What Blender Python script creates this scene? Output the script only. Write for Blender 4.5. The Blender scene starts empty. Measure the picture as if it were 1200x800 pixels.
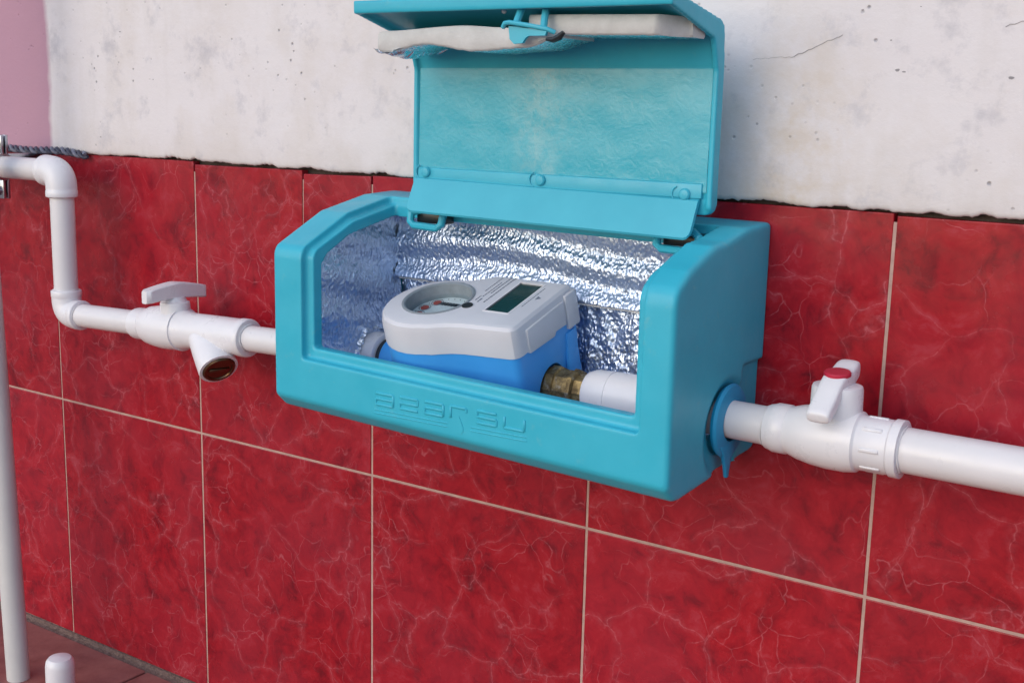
import bpy, bmesh, math, random
from math import radians as RAD, sin, cos, pi, sqrt
from mathutils import Vector, Matrix, noise
rnd = random.Random(7)
sc = bpy.context.scene
COL = sc.collection

# ------------------------------------------------------------------ camera, world, sun, exposure
cd = bpy.data.cameras.new("camera"); cam = bpy.data.objects.new("camera", cd); COL.objects.link(cam)
cd.sensor_width = 36.0; cd.lens = 1427.49 * 36.0 / 1200.0
cd.clip_start = 0.01; cd.clip_end = 2000
M = Matrix(((0.82231274, -0.1260974, 0.55488846, 1.018021518),
            (0.568578465, 0.142988246, -0.810106716, -0.708635505),
            (0.022809824, 0.981658702, 0.189277323, 0.29136429),
            (0, 0, 0, 1)))
cam.matrix_world = M
sc.camera = cam

SUN_EL, SUN_AZ = RAD(24), Vector((-0.22, -0.97))       # direction towards the sun seen from above
w = bpy.data.worlds.new("World"); sc.world = w; w.use_nodes = True
nt = w.node_tree; bg = nt.nodes["Background"]
sky = nt.nodes.new("ShaderNodeTexSky"); sky.sky_type = 'NISHITA'; sky.sun_disc = False
sky.sun_elevation = SUN_EL
a = math.atan2(SUN_AZ.x, SUN_AZ.y); sky.sun_rotation = a
sky.air_density = 1.0; sky.dust_density = 1.4; sky.ozone_density = 2.6
nt.links.new(sky.outputs[0], bg.inputs[0]); bg.inputs[1].default_value = 0.15
sl = bpy.data.lights.new("sun", 'SUN'); sun = bpy.data.objects.new("sun", sl); COL.objects.link(sun)
sl.energy = 0.62; sl.angle = RAD(130); sl.color = (1.0, 0.89, 0.80)
n2 = SUN_AZ.normalized()
tosun = Vector((n2.x * cos(SUN_EL), n2.y * cos(SUN_EL), sin(SUN_EL)))
sun.rotation_euler = (-tosun).to_track_quat('-Z', 'Y').to_euler()
sun.location = tosun * 5
sc.view_settings.view_transform = 'Standard'; sc.view_settings.look = 'None'
sc.view_settings.exposure = 0.50; sc.view_settings.gamma = 1.0
sc.view_settings.use_curve_mapping = False

# ------------------------------------------------------------------ materials
class NT:
    def __init__(s, name):
        s.m = bpy.data.materials.new(name); s.m.use_nodes = True
        s.t = s.m.node_tree; s.b = s.t.nodes["Principled BSDF"]
    def n(s, typ, **kw):
        nd = s.t.nodes.new(typ)
        for k, v in kw.items():
            if k.startswith('i_'):
                key = k[2:]; key = int(key) if key.isdigit() else key.replace('_', ' ')
                nd.inputs[key].default_value = v
            else: setattr(nd, k, v)
        return nd
    def l(s, a, b): s.t.links.new(a, b)
    def set(s, **kw):
        for k, v in kw.items(): s.b.inputs[k.replace('_', ' ')].default_value = v
    def coord(s, scale=(1, 1, 1), rand=0.0):
        tc = s.n("ShaderNodeTexCoord"); mp = s.n("ShaderNodeMapping"); mp.inputs['Scale'].default_value = scale
        if rand:
            oi = s.n("ShaderNodeObjectInfo"); mu = s.n("ShaderNodeVectorMath", operation='SCALE')
            cb = s.n("ShaderNodeCombineXYZ"); s.l(oi.outputs['Random'], cb.inputs[0]); s.l(oi.outputs['Random'], cb.inputs[2])
            m2 = s.n("ShaderNodeMath", operation='MULTIPLY', i_1=7.31); s.l(oi.outputs['Random'], m2.inputs[0]); s.l(m2.outputs[0], cb.inputs[1])
            s.l(cb.outputs[0], mu.inputs[0]); mu.inputs['Scale'].default_value = rand
            ad = s.n("ShaderNodeVectorMath", operation='ADD'); s.l(tc.outputs['Object'], ad.inputs[0]); s.l(mu.outputs[0], ad.inputs[1])
            s.l(ad.outputs[0], mp.inputs[0])
        else: s.l(tc.outputs['Object'], mp.inputs[0])
        return mp.outputs[0]
    def noise(s, vec, scale, detail=4, rough=0.55, dist=0.0):
        nd = s.n("ShaderNodeTexNoise", i_Scale=scale, i_Detail=detail, i_Roughness=rough, i_Distortion=dist)
        s.l(vec, nd.inputs['Vector']); return nd.outputs['Fac']
    def ramp(s, fac, stops):
        r = s.n("ShaderNodeValToRGB"); e = r.color_ramp.elements
        while len(e) < len(stops): e.new(0.5)
        for el, (p, c) in zip(e, stops):
            el.position = p; el.color = (c, c, c, 1) if isinstance(c, (int, float)) else (*c, 1)
        s.l(fac, r.inputs[0]); return r.outputs[0]
    def mix(s, fac, a, b, typ='MIX'):
        m = s.n("ShaderNodeMix", data_type='RGBA', blend_type=typ)
        for sock, v in ((m.inputs[0], fac), (m.inputs[6], a), (m.inputs[7], b)):
            if isinstance(v, (int, float)): sock.default_value = v
            elif isinstance(v, tuple): sock.default_value = (*v, 1)
            else: s.l(v, sock)
        return m.outputs[2]
    def math(s, op, a, b=0.0, clamp=False):
        m = s.n("ShaderNodeMath", operation=op, use_clamp=clamp)
        for k, v in ((0, a), (1, b)):
            if isinstance(v, (int, float)): m.inputs[k].default_value = v
            else: s.l(v, m.inputs[k])
        return m.outputs[0]
    def bump(s, h, strength=0.3, dist=0.001, prev=None):
        b = s.n("ShaderNodeBump"); b.inputs['Strength'].default_value = strength; b.inputs['Distance'].default_value = dist
        s.l(h, b.inputs['Height'])
        if prev: s.l(prev, b.inputs['Normal'])
        return b.outputs[0]

def plastic(name, col, col2=None, rough=0.42, bumps=0.1, spec=0.5, mott=35, dirt=None):
    n = NT(name); v = n.coord()
    col2 = col2 or tuple(c * 0.88 for c in col)
    f = n.ramp(n.noise(v, mott, 5, 0.6), [(0.3, 0.0), (0.7, 1.0)])
    c = n.mix(f, col, col2)
    if dirt:
        d = n.ramp(n.noise(v, 90, 6, 0.7), [(0.60, 0.0), (0.76, 0.55)])
        c = n.mix(d, c, dirt)
    n.l(c, n.b.inputs['Base Color'])
    r = n.ramp(n.noise(v, 60, 5, 0.6), [(0.3, max(0.02, rough - 0.07)), (0.7, rough + 0.1)])
    n.l(r, n.b.inputs['Roughness'])
    n.set(Specular_IOR_Level=spec)
    n.l(n.bump(n.noise(v, 420, 3, 0.6), bumps, 0.0004, n.bump(n.noise(v, 45, 3), bumps, 0.0016)), n.b.inputs['Normal'])
    return n.m

def mat_tile():
    n = NT("red_marble_tile"); v = n.coord(rand=5.0)
    warp = n.n("ShaderNodeTexNoise", i_Scale=16.0, i_Detail=3.5, i_Roughness=0.55); n.l(v, warp.inputs['Vector'])
    off = n.n("ShaderNodeVectorMath", operation='MULTIPLY_ADD'); n.l(warp.outputs['Color'], off.inputs[0])
    off.inputs[1].default_value = (0.062,) * 3; n.l(v, off.inputs[2])
    def veins(scale, wid):
        vo = n.n("ShaderNodeTexVoronoi", feature='DISTANCE_TO_EDGE', i_Scale=scale)
        n.l(off.outputs[0], vo.inputs['Vector'])
        return n.ramp(vo.outputs['Distance'], [(0.0, 1.0), (wid, 0.0)])
    m1 = n.ramp(n.noise(v, 14, 3), [(0.38, 0.0), (0.52, 1.0)])
    m2 = n.ramp(n.noise(v, 21, 3), [(0.46, 0.0), (0.58, 0.9)])
    brk = n.ramp(n.noise(v, 300, 3, 0.7), [(0.38, 0.25), (0.6, 1.0)])
    v1 = n.math('MULTIPLY', n.math('MULTIPLY', veins(17, 0.012), m1), brk)
    v2 = n.math('MULTIPLY', n.math('MULTIPLY', veins(38, 0.020), m2), brk)
    halo = n.math('MULTIPLY', n.math('MULTIPLY', veins(17, 0.07), m1), n.math('MULTIPLY', brk, 0.28))
    vn = n.math('MAXIMUM', n.math('MAXIMUM', v1, v2), halo)
    cloud = n.ramp(n.noise(off.outputs[0], 48, 7, 0.68), [(0.30, (0.13, 0.004, 0.010)), (0.45, (0.27, 0.007, 0.015)), (0.57, (0.35, 0.010, 0.018)), (0.70, (0.38, 0.034, 0.050))])
    patch = n.ramp(n.noise(v, 9, 3, 0.5), [(0.36, 0.0), (0.70, 1.0)])
    c = n.mix(n.math('MULTIPLY', patch, 0.45), cloud, (0.33, 0.026, 0.044))
    dv = n.ramp(n.noise(off.outputs[0], 60, 6, 0.75), [(0.28, 1.0), (0.40, 0.0)])
    c = n.mix(n.math('MULTIPLY', dv, 0.5), c, (0.12, 0.005, 0.012))
    c = n.mix(n.math('MULTIPLY', vn, 0.50), c, (0.58, 0.17, 0.20))
    oi = n.n("ShaderNodeObjectInfo"); hv = n.n("ShaderNodeHueSaturation")
    n.l(n.math('MULTIPLY_ADD', oi.outputs['Random'], 0.16), hv.inputs['Value'])
    hv.inputs['Value'].default_value = 1.0
    mm = n.n("ShaderNodeMapRange"); n.l(oi.outputs['Random'], mm.inputs[0]); mm.inputs[3].default_value = 0.92; mm.inputs[4].default_value = 1.08
    n.l(mm.outputs[0], hv.inputs['Value']); n.l(c, hv.inputs['Color'])
    n.l(hv.outputs[0], n.b.inputs['Base Color'])
    r = n.ramp(n.noise(v, 30, 5, 0.6), [(0.3, 0.15), (0.7, 0.32)]); n.l(r, n.b.inputs['Roughness'])
    n.set(Specular_IOR_Level=0.30)
    n.l(n.bump(n.noise(v, 28, 3), 0.25, 0.0012, n.bump(n.noise(v, 150, 3), 0.12, 0.0005)), n.b.inputs['Normal'])
    return n.m

def mat_plaster():
    n = NT("painted_plaster"); v = n.coord()
    sp = n.n("ShaderNodeSeparateXYZ"); n.l(v, sp.inputs[0])
    big = n.noise(v, 7, 5, 0.6); vs = n.coord((3.2, 1, 0.8)); stx = n.noise(vs, 12, 6, 0.65)
    hs = n.coord((0.6, 1, 3.0)); trow = n.noise(hs, 40, 6, 0.6)
    c = n.mix(n.ramp(big, [(0.35, 0.0), (0.7, 1.0)]), (0.71, 0.67, 0.68), (0.735, 0.70, 0.705))
    c = n.mix(n.math('MULTIPLY', n.ramp(n.noise(v, 11, 6, 0.65), [(0.48, 0.0), (0.70, 1.0)]), 0.6), c, (0.61, 0.55, 0.50))
    c = n.mix(n.math('MULTIPLY', n.ramp(stx, [(0.52, 0.0), (0.72, 1.0)]), 0.35), c, (0.60, 0.56, 0.54))
    c = n.mix(n.math('MULTIPLY', n.ramp(trow, [(0.5, 0.0), (0.75, 1.0)]), 0.12), c, (0.58, 0.56, 0.60))
    # damp beige run mark right of the box lid
    xs = n.math('ABSOLUTE', n.math('SUBTRACT', sp.outputs[0], 0.738)); st = n.ramp(xs, [(0.0, 1.0), (0.055, 0.0)])
    zf = n.ramp(n.math('SUBTRACT', sp.outputs[2], 0.24), [(0.0, 1.0), (0.13, 0.0)])
    blot = n.ramp(n.noise(v, 55, 5, 0.65), [(0.35, 0.0), (0.65, 1.0)])
    c = n.mix(n.math('MULTIPLY', n.math('MULTIPLY', st, zf), n.math('MULTIPLY', blot, 0.9)), c, (0.60, 0.49, 0.36))
    # grime along the lower edge
    ed = n.ramp(n.math('SUBTRACT', sp.outputs[2], 0.238), [(0.0, 1.0), (0.03, 0.0)])
    c = n.mix(n.math('MULTIPLY', ed, n.math('MULTIPLY', n.noise(vs, 30, 5), 0.5)), c, (0.55, 0.50, 0.47))
    # small pits
    vo = n.n("ShaderNodeTexVoronoi", i_Scale=120.0); n.l(v, vo.inputs['Vector'])
    pm = n.ramp(n.noise(v, 17, 3), [(0.50, 0.0), (0.62, 1.0)])
    pit = n.math('MULTIPLY', n.ramp(vo.outputs['Distance'], [(0.05, 1.0), (0.16, 0.0)]), pm)
    c = n.mix(n.math('MULTIPLY', pit, 0.7), c, (0.24, 0.23, 0.26))
    gs = n.math('MULTIPLY', n.ramp(n.noise(v, 26, 6, 0.7), [(0.54, 0.0), (0.70, 1.0)]), 0.55)
    c = n.mix(gs, c, (0.42, 0.41, 0.45))
    # pink painted part, wavering brush edge
    ex = n.math('ADD', sp.outputs[0], n.math('MULTIPLY', n.math('SUBTRACT', n.noise(v, 22, 6, 0.65), 0.5), 0.012))
    pk = n.ramp(n.math('MULTIPLY_ADD', ex, 20.0, False), [(0.0, 1.0), (1.0, 0.0)])
    mr = n.n("ShaderNodeMapRange"); n.l(ex, mr.inputs[0]); mr.inputs[1].default_value = 0.004; mr.inputs[2].default_value = 0.0105
    mr.inputs[3].default_value = 1.0; mr.inputs[4].default_value = 0.0
    pink = n.mix(n.ramp(n.noise(v, 15, 5), [(0.3, 0.0), (0.7, 1.0)]), (0.475, 0.275, 0.35), (0.45, 0.265, 0.345))
    c = n.mix(mr.outputs[0], c, pink)
    n.l(c, n.b.inputs['Base Color']); n.set(Roughness=0.85, Specular_IOR_Level=0.2)
    b1 = n.bump(n.noise(v, 32, 6, 0.6), 0.4, 0.0022); b2 = n.bump(n.noise(v, 260, 4, 0.7), 0.35, 0.0007, b1)
    b3 = n.n("ShaderNodeBump", invert=True); b3.inputs['Strength'].default_value = 0.8; b3.inputs['Distance'].default_value = 0.0012
    n.l(pit, b3.inputs['Height']); n.l(b2, b3.inputs['Normal'])
    n.l(b3.outputs[0], n.b.inputs['Normal'])
    return n.m

def rough_mat(name, c1, c2, scale=60, rough=0.9, b=0.8, bd=0.002):
    n = NT(name); v = n.coord(rand=3.0)
    f = n.ramp(n.noise(v, scale, 7, 0.7), [(0.3, 0.0), (0.7, 1.0)])
    n.l(n.mix(f, c1, c2), n.b.inputs['Base Color']); n.set(Roughness=rough, Specular_IOR_Level=0.3)
    n.l(n.bump(n.noise(v, scale * 3, 5, 0.7), b, bd), n.b.inputs['Normal'])
    return n.m

def mat_foil(name="crinkled_foil", vert=True, tint=(0.68, 0.78, 0.95), rough=0.32, stren=0.8):
    n = NT(name)
    v = n.coord((1.0, 1.0, 0.6) if vert else (1, 1, 1)); v0 = n.coord()
    vo = n.n("ShaderNodeTexVoronoi", feature='SMOOTH_F1', i_Scale=560.0); n.l(v, vo.inputs['Vector'])
    wob = n.noise(v0, 55, 5, 0.7, 1.0)
    n.set(Metallic=0.95)
    c = n.mix(n.ramp(wob, [(0.3, 0.0), (0.7, 1.0)]), tint, tuple(t * 0.86 for t in tint))
    n.l(c, n.b.inputs['Base Color'])
    n.l(n.ramp(n.noise(v, 200, 4), [(0.3, rough - 0.06), (0.7, rough + 0.14)]), n.b.inputs['Roughness'])
    b1 = n.bump(wob, 0.3, 0.0025); b2 = n.bump(vo.outputs['Distance'], 0.9 * stren, 0.0018, b1)
    b3 = n.bump(n.noise(v, 600, 3, 0.7), 0.5 * stren, 0.0006, b2)
    n.l(b3, n.b.inputs['Normal']); return n.m

def mat_lidinner():
    # glossy HDPE with smears of clear glue where foil was torn off, plus a painted glare streak
    n = NT("glue_smear_glare_plastic"); v = n.coord(); hs = n.coord((0.55, 1, 2.0))
    sp = n.n("ShaderNodeSeparateXYZ"); n.l(v, sp.inputs[0])
    sm = n.noise(hs, 14, 4, 0.5, 0.3)
    f = n.ramp(sm, [(0.42, 0.0), (0.68, 1.0)])
    c = n.mix(n.math('MULTIPLY', f, 0.25), (0.026, 0.39, 0.50), (0.050, 0.42, 0.50))
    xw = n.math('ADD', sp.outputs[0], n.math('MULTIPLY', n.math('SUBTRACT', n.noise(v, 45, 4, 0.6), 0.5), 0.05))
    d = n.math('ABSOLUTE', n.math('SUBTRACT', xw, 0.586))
    glare = n.math('MULTIPLY', n.ramp(d, [(0.0, 1.0), (0.026, 0.0)]), n.ramp(n.noise(v, 170, 5, 0.75, 0.3), [(0.36, 0.0), (0.58, 1.0)]))
    c = n.mix(n.math('MULTIPLY', glare, 0.34), c, (0.42, 0.58, 0.56))  # whitish glare streak painted into the base colour
    n.l(c, n.b.inputs['Base Color'])
    n.l(n.ramp(sm, [(0.3, 0.18), (0.7, 0.34)]), n.b.inputs['Roughness'])
    n.set(Specular_IOR_Level=0.6)
    b1 = n.bump(sm, 0.12, 0.003); b2 = n.bump(n.noise(v, 130, 5, 0.7, 1.2), 0.22, 0.0010, b1)
    n.l(b2, n.b.inputs['Normal']); return n.m

def simple(name, col, rough=0.5, metal=0.0, spec=0.5):
    n = NT(name); v = n.coord()
    f = n.noise(v, 150, 5, 0.65)
    n.l(n.mix(n.ramp(f, [(0.3, 0.0), (0.7, 1.0)]), col, tuple(c * 0.8 for c in col)), n.b.inputs['Base Color'])
    n.set(Roughness=rough, Metallic=metal, Specular_IOR_Level=spec)
    n.l(n.bump(n.noise(v, 350, 3), 0.15, 0.0004), n.b.inputs['Normal'])
    return n.m

def mat_glass():
    m = bpy.data.materials.new("thin_glass"); m.use_nodes = True; t = m.node_tree
    t.nodes.remove(t.nodes["Principled BSDF"]); out = t.nodes["Material Output"]
    tr = t.nodes.new("ShaderNodeBsdfTransparent"); tr.inputs[0].default_value = (0.93, 0.97, 0.98, 1)
    gl = t.nodes.new("ShaderNodeBsdfGlossy"); gl.inputs['Roughness'].default_value = 0.05
    mx = t.nodes.new("ShaderNodeMixShader")
    mx.inputs[0].default_value = 0.08; t.links.new(tr.outputs[0], mx.inputs[1]); t.links.new(gl.outputs[0], mx.inputs[2])
    t.links.new(mx.outputs[0], out.inputs[0]); return m

def mat_brass():
    n = NT("tarnished_brass"); v = n.coord()
    f = n.noise(v, 130, 7, 0.75)
    c = n.mix(n.ramp(f, [(0.35, 0.0), (0.6, 1.0)]), (0.44, 0.32, 0.14), (0.14, 0.10, 0.05))
    c = n.mix(n.ramp(n.noise(v, 210, 4), [(0.58, 0.0), (0.68, 0.8)]), c, (0.42, 0.38, 0.30))
    n.l(c, n.b.inputs['Base Color']); n.l(n.ramp(f, [(0.3, 0.35), (0.7, 0.7)]), n.b.inputs['Roughness'])
    n.set(Metallic=0.75); n.l(n.bump(f, 0.5, 0.0012), n.b.inputs['Normal']); return n.m

TILE = mat_tile(); PLAST = mat_plaster()
GROUT = rough_mat("pinkish_grout", (0.53, 0.36, 0.30), (0.38, 0.24, 0.21), 90, 0.9, 0.4, 0.0008)
MORT = rough_mat("grey_mortar", (0.25, 0.17, 0.145), (0.10, 0.06, 0.055), 200, 0.95, 1.0, 0.002)
DARKGAP = rough_mat("dark_substrate", (0.06, 0.045, 0.04), (0.10, 0.08, 0.07), 80)
FLOORM = rough_mat("maroon_stone", (0.20, 0.065, 0.058), (0.36, 0.15, 0.13), 26, 0.42, 0.25, 0.0015)
GROUND = rough_mat("dusty_concrete", (0.30, 0.27, 0.24), (0.22, 0.20, 0.18), 3, 0.95, 0.3, 0.01)
TEAL = plastic("teal_moulded_plastic", (0.042, 0.445, 0.585), (0.032, 0.405, 0.54), 0.36, 0.14, 0.38, 35, (0.16, 0.45, 0.50))
TEALF = plastic("teal_flap_plastic", (0.055, 0.45, 0.58), (0.045, 0.41, 0.54), 0.42, 0.12)
BLUERING = plastic("bright_blue_rubber", (0.015, 0.34, 0.60), None, 0.45, 0.1)
WHITE = plastic("white_pipe_plastic", (0.74, 0.72, 0.735), (0.68, 0.665, 0.675), 0.34, 0.10, 0.5, 20, (0.60, 0.57, 0.54))
WHITE2 = plastic("white_fitting_plastic", (0.78, 0.77, 0.79), (0.73, 0.72, 0.745), 0.30, 0.08)
OFFW = plastic("aged_white_plastic", (0.62, 0.62, 0.60), (0.55, 0.55, 0.54), 0.45, 0.1, 0.5, 20, (0.50, 0.48, 0.45))
GREY = plastic("pale_grey_meter_plastic", (0.63, 0.64, 0.68), (0.60, 0.61, 0.65), 0.36, 0.05)
BLUE = plastic("blue_meter_plastic", (0.06, 0.37, 0.86), (0.05, 0.34, 0.82), 0.38, 0.05)
REDP = plastic("red_cap_plastic", (0.50, 0.02, 0.05), None, 0.35, 0.05)
FOIL = mat_foil(); FOILF = mat_foil("smooth_crumpled_foil", False, (0.82, 0.85, 0.9), 0.20, 0.7)
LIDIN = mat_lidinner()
FOAM = rough_mat("white_foam", (0.66, 0.66, 0.65), (0.52, 0.515, 0.50), 45, 0.8, 0.45, 0.0012)
LCD = simple("dark_green_display", (0.012, 0.05, 0.045), 0.12); BLACK = simple("black_plastic", (0.015, 0.02, 0.022), 0.3)
INK = simple("grey_print", (0.16, 0.19, 0.24), 0.6); DIALW = simple("dial_white", (0.84, 0.86, 0.86), 0.5)
BEZEL = simple("dial_bore_grey", (0.26, 0.30, 0.33), 0.35); DRED = simple("dial_red", (0.5, 0.05, 0.03), 0.5)
GLASS = mat_glass(); BRASS = mat_brass()
STEEL = simple("zinc_steel", (0.55, 0.57, 0.62), 0.28, 1.0); BRONZE = simple("dark_bronze_plug", (0.16, 0.09, 0.05), 0.3, 0.85)
CABLE = simple("dark_cable", (0.05, 0.055, 0.09), 0.5); CABLE2 = simple("grey_cable", (0.17, 0.18, 0.24), 0.5)
CRACK = simple("crack_shadow", (0.33, 0.31, 0.32), 0.9)

# ------------------------------------------------------------------ helpers
def thing(name, label, cat, loc=(0, 0, 0), group=None):
    o = bpy.data.objects.new(name, None); COL.objects.link(o); o.location = loc; o.empty_display_size = 0.03
    o['label'] = label; o['category'] = cat
    if group: o['group'] = group
    return o
def tag(o, label, cat): o['label'] = label; o['category'] = cat; return o
def wloc(o):
    v = Vector(o.location); p = o.parent
    while p: v += p.location; p = p.parent
    return v
def link(name, me, mat, parent=None, smooth=True, label=None):
    o = bpy.data.objects.new(name, me); COL.objects.link(o)
    if mat and not me.materials: me.materials.append(mat)
    if parent:
        o.parent = parent; o.location = -wloc(parent)      # meshes carry world coordinates
    if smooth:
        for p in me.polygons: p.use_smooth = True
    if label: o['label'] = label
    return o
def bmobj(name, bm, mat, parent=None, smooth=True, ang=35, label=None):
    bmesh.ops.recalc_face_normals(bm, faces=bm.faces)
    if smooth:
        for e in bm.edges:
            if len(e.link_faces) == 2 and e.calc_face_angle(0) > RAD(ang): e.smooth = False
    me = bpy.data.meshes.new(name); bm.to_mesh(me); bm.free()
    return link(name, me, mat, parent, smooth, label)
def apply(o):
    dg = bpy.context.evaluated_depsgraph_get(); dg.update()
    me = bpy.data.meshes.new_from_object(o.evaluated_get(dg)); o.modifiers.clear(); old = o.data; o.data = me
    bpy.data.meshes.remove(old)
def frame(d):
    d = Vector(d).normalized(); u = Vector((0, 0, 1)) if abs(d.z) < 0.9 else Vector((1, 0, 0))
    a = d.cross(u).normalized(); return d, a, a.cross(d).normalized()
def lathe(bm, prof, o, d, seg=40, caps=True):
    """prof: (t, r) along the axis d from o"""
    o = Vector(o); d, a, b = frame(d); rings = []
    for t, r in prof:
        rings.append([bm.verts.new(o + d * t + (a * cos(2 * pi * k / seg) + b * sin(2 * pi * k / seg)) * max(r, 1e-5)) for k in range(seg)])
    for i in range(len(rings) - 1):
        for k in range(seg): bm.faces.new((rings[i][k], rings[i][(k + 1) % seg], rings[i + 1][(k + 1) % seg], rings[i + 1][k]))
    if caps:
        bm.faces.new(rings[0][::-1]); bm.faces.new(rings[-1])
    return bm
def sweep(bm, pts, rad, seg=24, caps=True, squash=1.0):
    pts = [Vector(p) for p in pts]; n = len(pts); rings = []; up = None
    for i, p in enumerate(pts):
        t = (pts[min(i + 1, n - 1)] - pts[max(i - 1, 0)]).normalized()
        if up is None: _, a, _ = frame(t)
        else: a = (up - t * up.dot(t)).normalized()
        up = a; b = t.cross(a); r = rad[i] if isinstance(rad, (list, tuple)) else rad
        rings.append([bm.verts.new(p + (a * cos(2 * pi * k / seg) + b * squash * sin(2 * pi * k / seg)) * r) for k in range(seg)])
    for i in range(n - 1):
        for k in range(seg): bm.faces.new((rings[i][k], rings[i][(k + 1) % seg], rings[i + 1][(k + 1) % seg], rings[i + 1][k]))
    if caps: bm.faces.new(rings[0][::-1]); bm.faces.new(rings[-1])
    return bm
def prism_x(bm, poly, x0, x1):
    """extrude a (y,z) polygon along x"""
    A = [bm.verts.new((x0, y, z)) for y, z in poly]; B = [bm.verts.new((x1, y, z)) for y, z in poly]; n = len(poly)
    for i in range(n): bm.faces.new((A[i], A[(i + 1) % n], B[(i + 1) % n], B[i]))
    bm.faces.new(A[::-1]); bm.faces.new(B); return bm
def prism_f(bm, poly, o, U, V, W, w0, w1):
    """extrude a 2-D polygon (u,v) along W between w0 and w1"""
    o, U, V, W = map(Vector, (o, U, V, W))
    A = [bm.verts.new(o + U * p + V * q + W * w0) for p, q in poly]; B = [bm.verts.new(o + U * p + V * q + W * w1) for p, q in poly]; n = len(poly)
    for i in range(n): bm.faces.new((A[i], A[(i + 1) % n], B[(i + 1) % n], B[i]))
    bm.faces.new(A[::-1]); bm.faces.new(B); return A, B
def bevel(bm, w, seg=2, edges=None):
    bmesh.ops.recalc_face_normals(bm, faces=bm.faces)
    es = edges if edges is not None else [e for e in bm.edges if len(e.link_faces) == 2 and e.calc_face_angle(0) > RAD(20)]
    bmesh.ops.bevel(bm, geom=es, offset=w, segments=seg, profile=0.5, affect='EDGES', clamp_overlap=True)
    return bm
def box(bm, lo, hi):
    x0, y0, z0 = lo; x1, y1, z1 = hi
    return prism_x(bm, [(y0, z0), (y1, z0), (y1, z1), (y0, z1)], x0, x1)
def rawobj(bm):
    bmesh.ops.recalc_face_normals(bm, faces=bm.faces)
    me = bpy.data.meshes.new("t"); bm.to_mesh(me); bm.free(); o = bpy.data.objects.new("t", me); COL.objects.link(o); return o
def carve(name, base, cuts, mat, parent, voxel=0.0012, smooth=5, adds=()):
    """boolean carve, then voxel remesh and smooth: the soft edges of rotomoulded plastic"""
    o = rawobj(base); tmp = []
    for lst, op in ((adds, 'UNION'), (cuts, 'DIFFERENCE')):
        for c in lst:
            co = rawobj(c); tmp.append(co); md = o.modifiers.new("b", 'BOOLEAN'); md.operation = op; md.object = co; md.solver = 'EXACT'
    r = o.modifiers.new("r", 'REMESH'); r.mode = 'VOXEL'; r.voxel_size = voxel; r.adaptivity = 0
    s = o.modifiers.new("s", 'SMOOTH'); s.factor = 0.5; s.iterations = smooth
    apply(o)
    for t in tmp:
        m = t.data; bpy.data.objects.remove(t); bpy.data.meshes.remove(m)
    o.name = name; o.data.name = name; o.data.materials.clear(); o.data.materials.append(mat)
    if parent: o.parent = parent; o.location = -wloc(parent)
    for p in o.data.polygons: p.use_smooth = True
    return o
def grid(name, fn, nu, nv, mat, parent, thick=0.0, label=None):
    vs = [fn(i / nu, j / nv) for j in range(nv + 1) for i in range(nu + 1)]
    fs = [(j * (nu + 1) + i, j * (nu + 1) + i + 1, (j + 1) * (nu + 1) + i + 1, (j + 1) * (nu + 1) + i) for j in range(nv) for i in range(nu)]
    me = bpy.data.meshes.new(name); me.from_pydata([tuple(v) for v in vs], [], fs); me.update()
    o = link(name, me, mat, parent, True, label)
    if thick:
        md = o.modifiers.new("s", 'SOLIDIFY'); md.thickness = thick; md.offset = -1 
        apply(o)
        for p in o.data.polygons: p.use_smooth = True
    return o
def nz(x, y, z, s): return noise.noise(Vector((x * s, y * s, z * s)))

# ------------------------------------------------------------------ ground and paving
bm = bmesh.new()
g = [bm.verts.new(p) for p in ((-300, -400, -0.262), (300, -400, -0.262), (300, 30, -0.262), (-300, 30, -0.262))]
bm.faces.new(g); gnd = bmobj('ground', bm, GROUND, None, False); gnd['kind'] = 'structure'
bm = bmesh.new(); box(bm, (-1.7, -0.95, -0.2615), (2.3, -0.002, -0.2535)); pav = bmobj('pavement', bm, MORT, None, False); pav['kind'] = 'structure'
base = None
for j in range(3):
    for i in range(-6, 8):
        if base is None:
            bm = bmesh.new(); box(bm, (0.0012, -0.2985, -0.009), (0.2985, -0.0012, 0.0)); bevel(bm, 0.0008, 1)
            bmesh.ops.recalc_face_normals(bm, faces=bm.faces); base = bpy.data.meshes.new('floor_slab'); bm.to_mesh(base); bm.free(); base.materials.append(FLOORM)
        o = bpy.data.objects.new('floor_slab', base); COL.objects.link(o); o.parent = pav
        o.location = (0.122 + 0.3 * i + (0.04 * j), -0.0055 - 0.3 * j, -0.2475 + rnd.uniform(-0.0006, 0.0006))

# ------------------------------------------------------------------ wall: backing, grout, tiles, plaster
wall = thing('wall', 'house wall, lower part clad in glossy red marble-look tiles, upper part white plaster with a pink painted strip', 'wall', (0.6, 0.02, -0.25))
bm = bmesh.new(); box(bm, (-1.6, 0.0075, -0.255), (2.2, 0.16, 1.7)); bmobj('backing', bm, DARKGAP, wall, False)
bm = bmesh.new(); box(bm, (-1.6, 0.0006, -0.244), (2.2, 0.0072, 0.2305)); bmobj('grout', bm, GROUT, wall, False)
G = 0.0009
def tile(poly, share=None):
    bm = bmesh.new(); prism_f(bm, poly, (0, 0, 0), (1, 0, 0), (0, 0, 1), (0, 1, 0), 0.0, 0.0068)
    bmesh.ops.recalc_face_normals(bm, faces=bm.faces)
    es = [e for e in bm.edges if all(abs(v.co.y) < 1e-6 for v in e.verts)]
    bmesh.ops.bevel(bm, geom=es, offset=0.0007, segments=2, profile=0.6, affect='EDGES')
    tx, tz, ty = rnd.uniform(-.0015, .0015), rnd.uniform(-.0015, .0015), rnd.uniform(-.00015, .00015); cx = sum(p[0] for p in poly) / len(poly)
    for v in bm.verts: v.co.y += (v.co.x - cx) * tx + v.co.z * tz + ty
    o = bmobj('tile', bm, TILE, wall, False)
    return o
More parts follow.
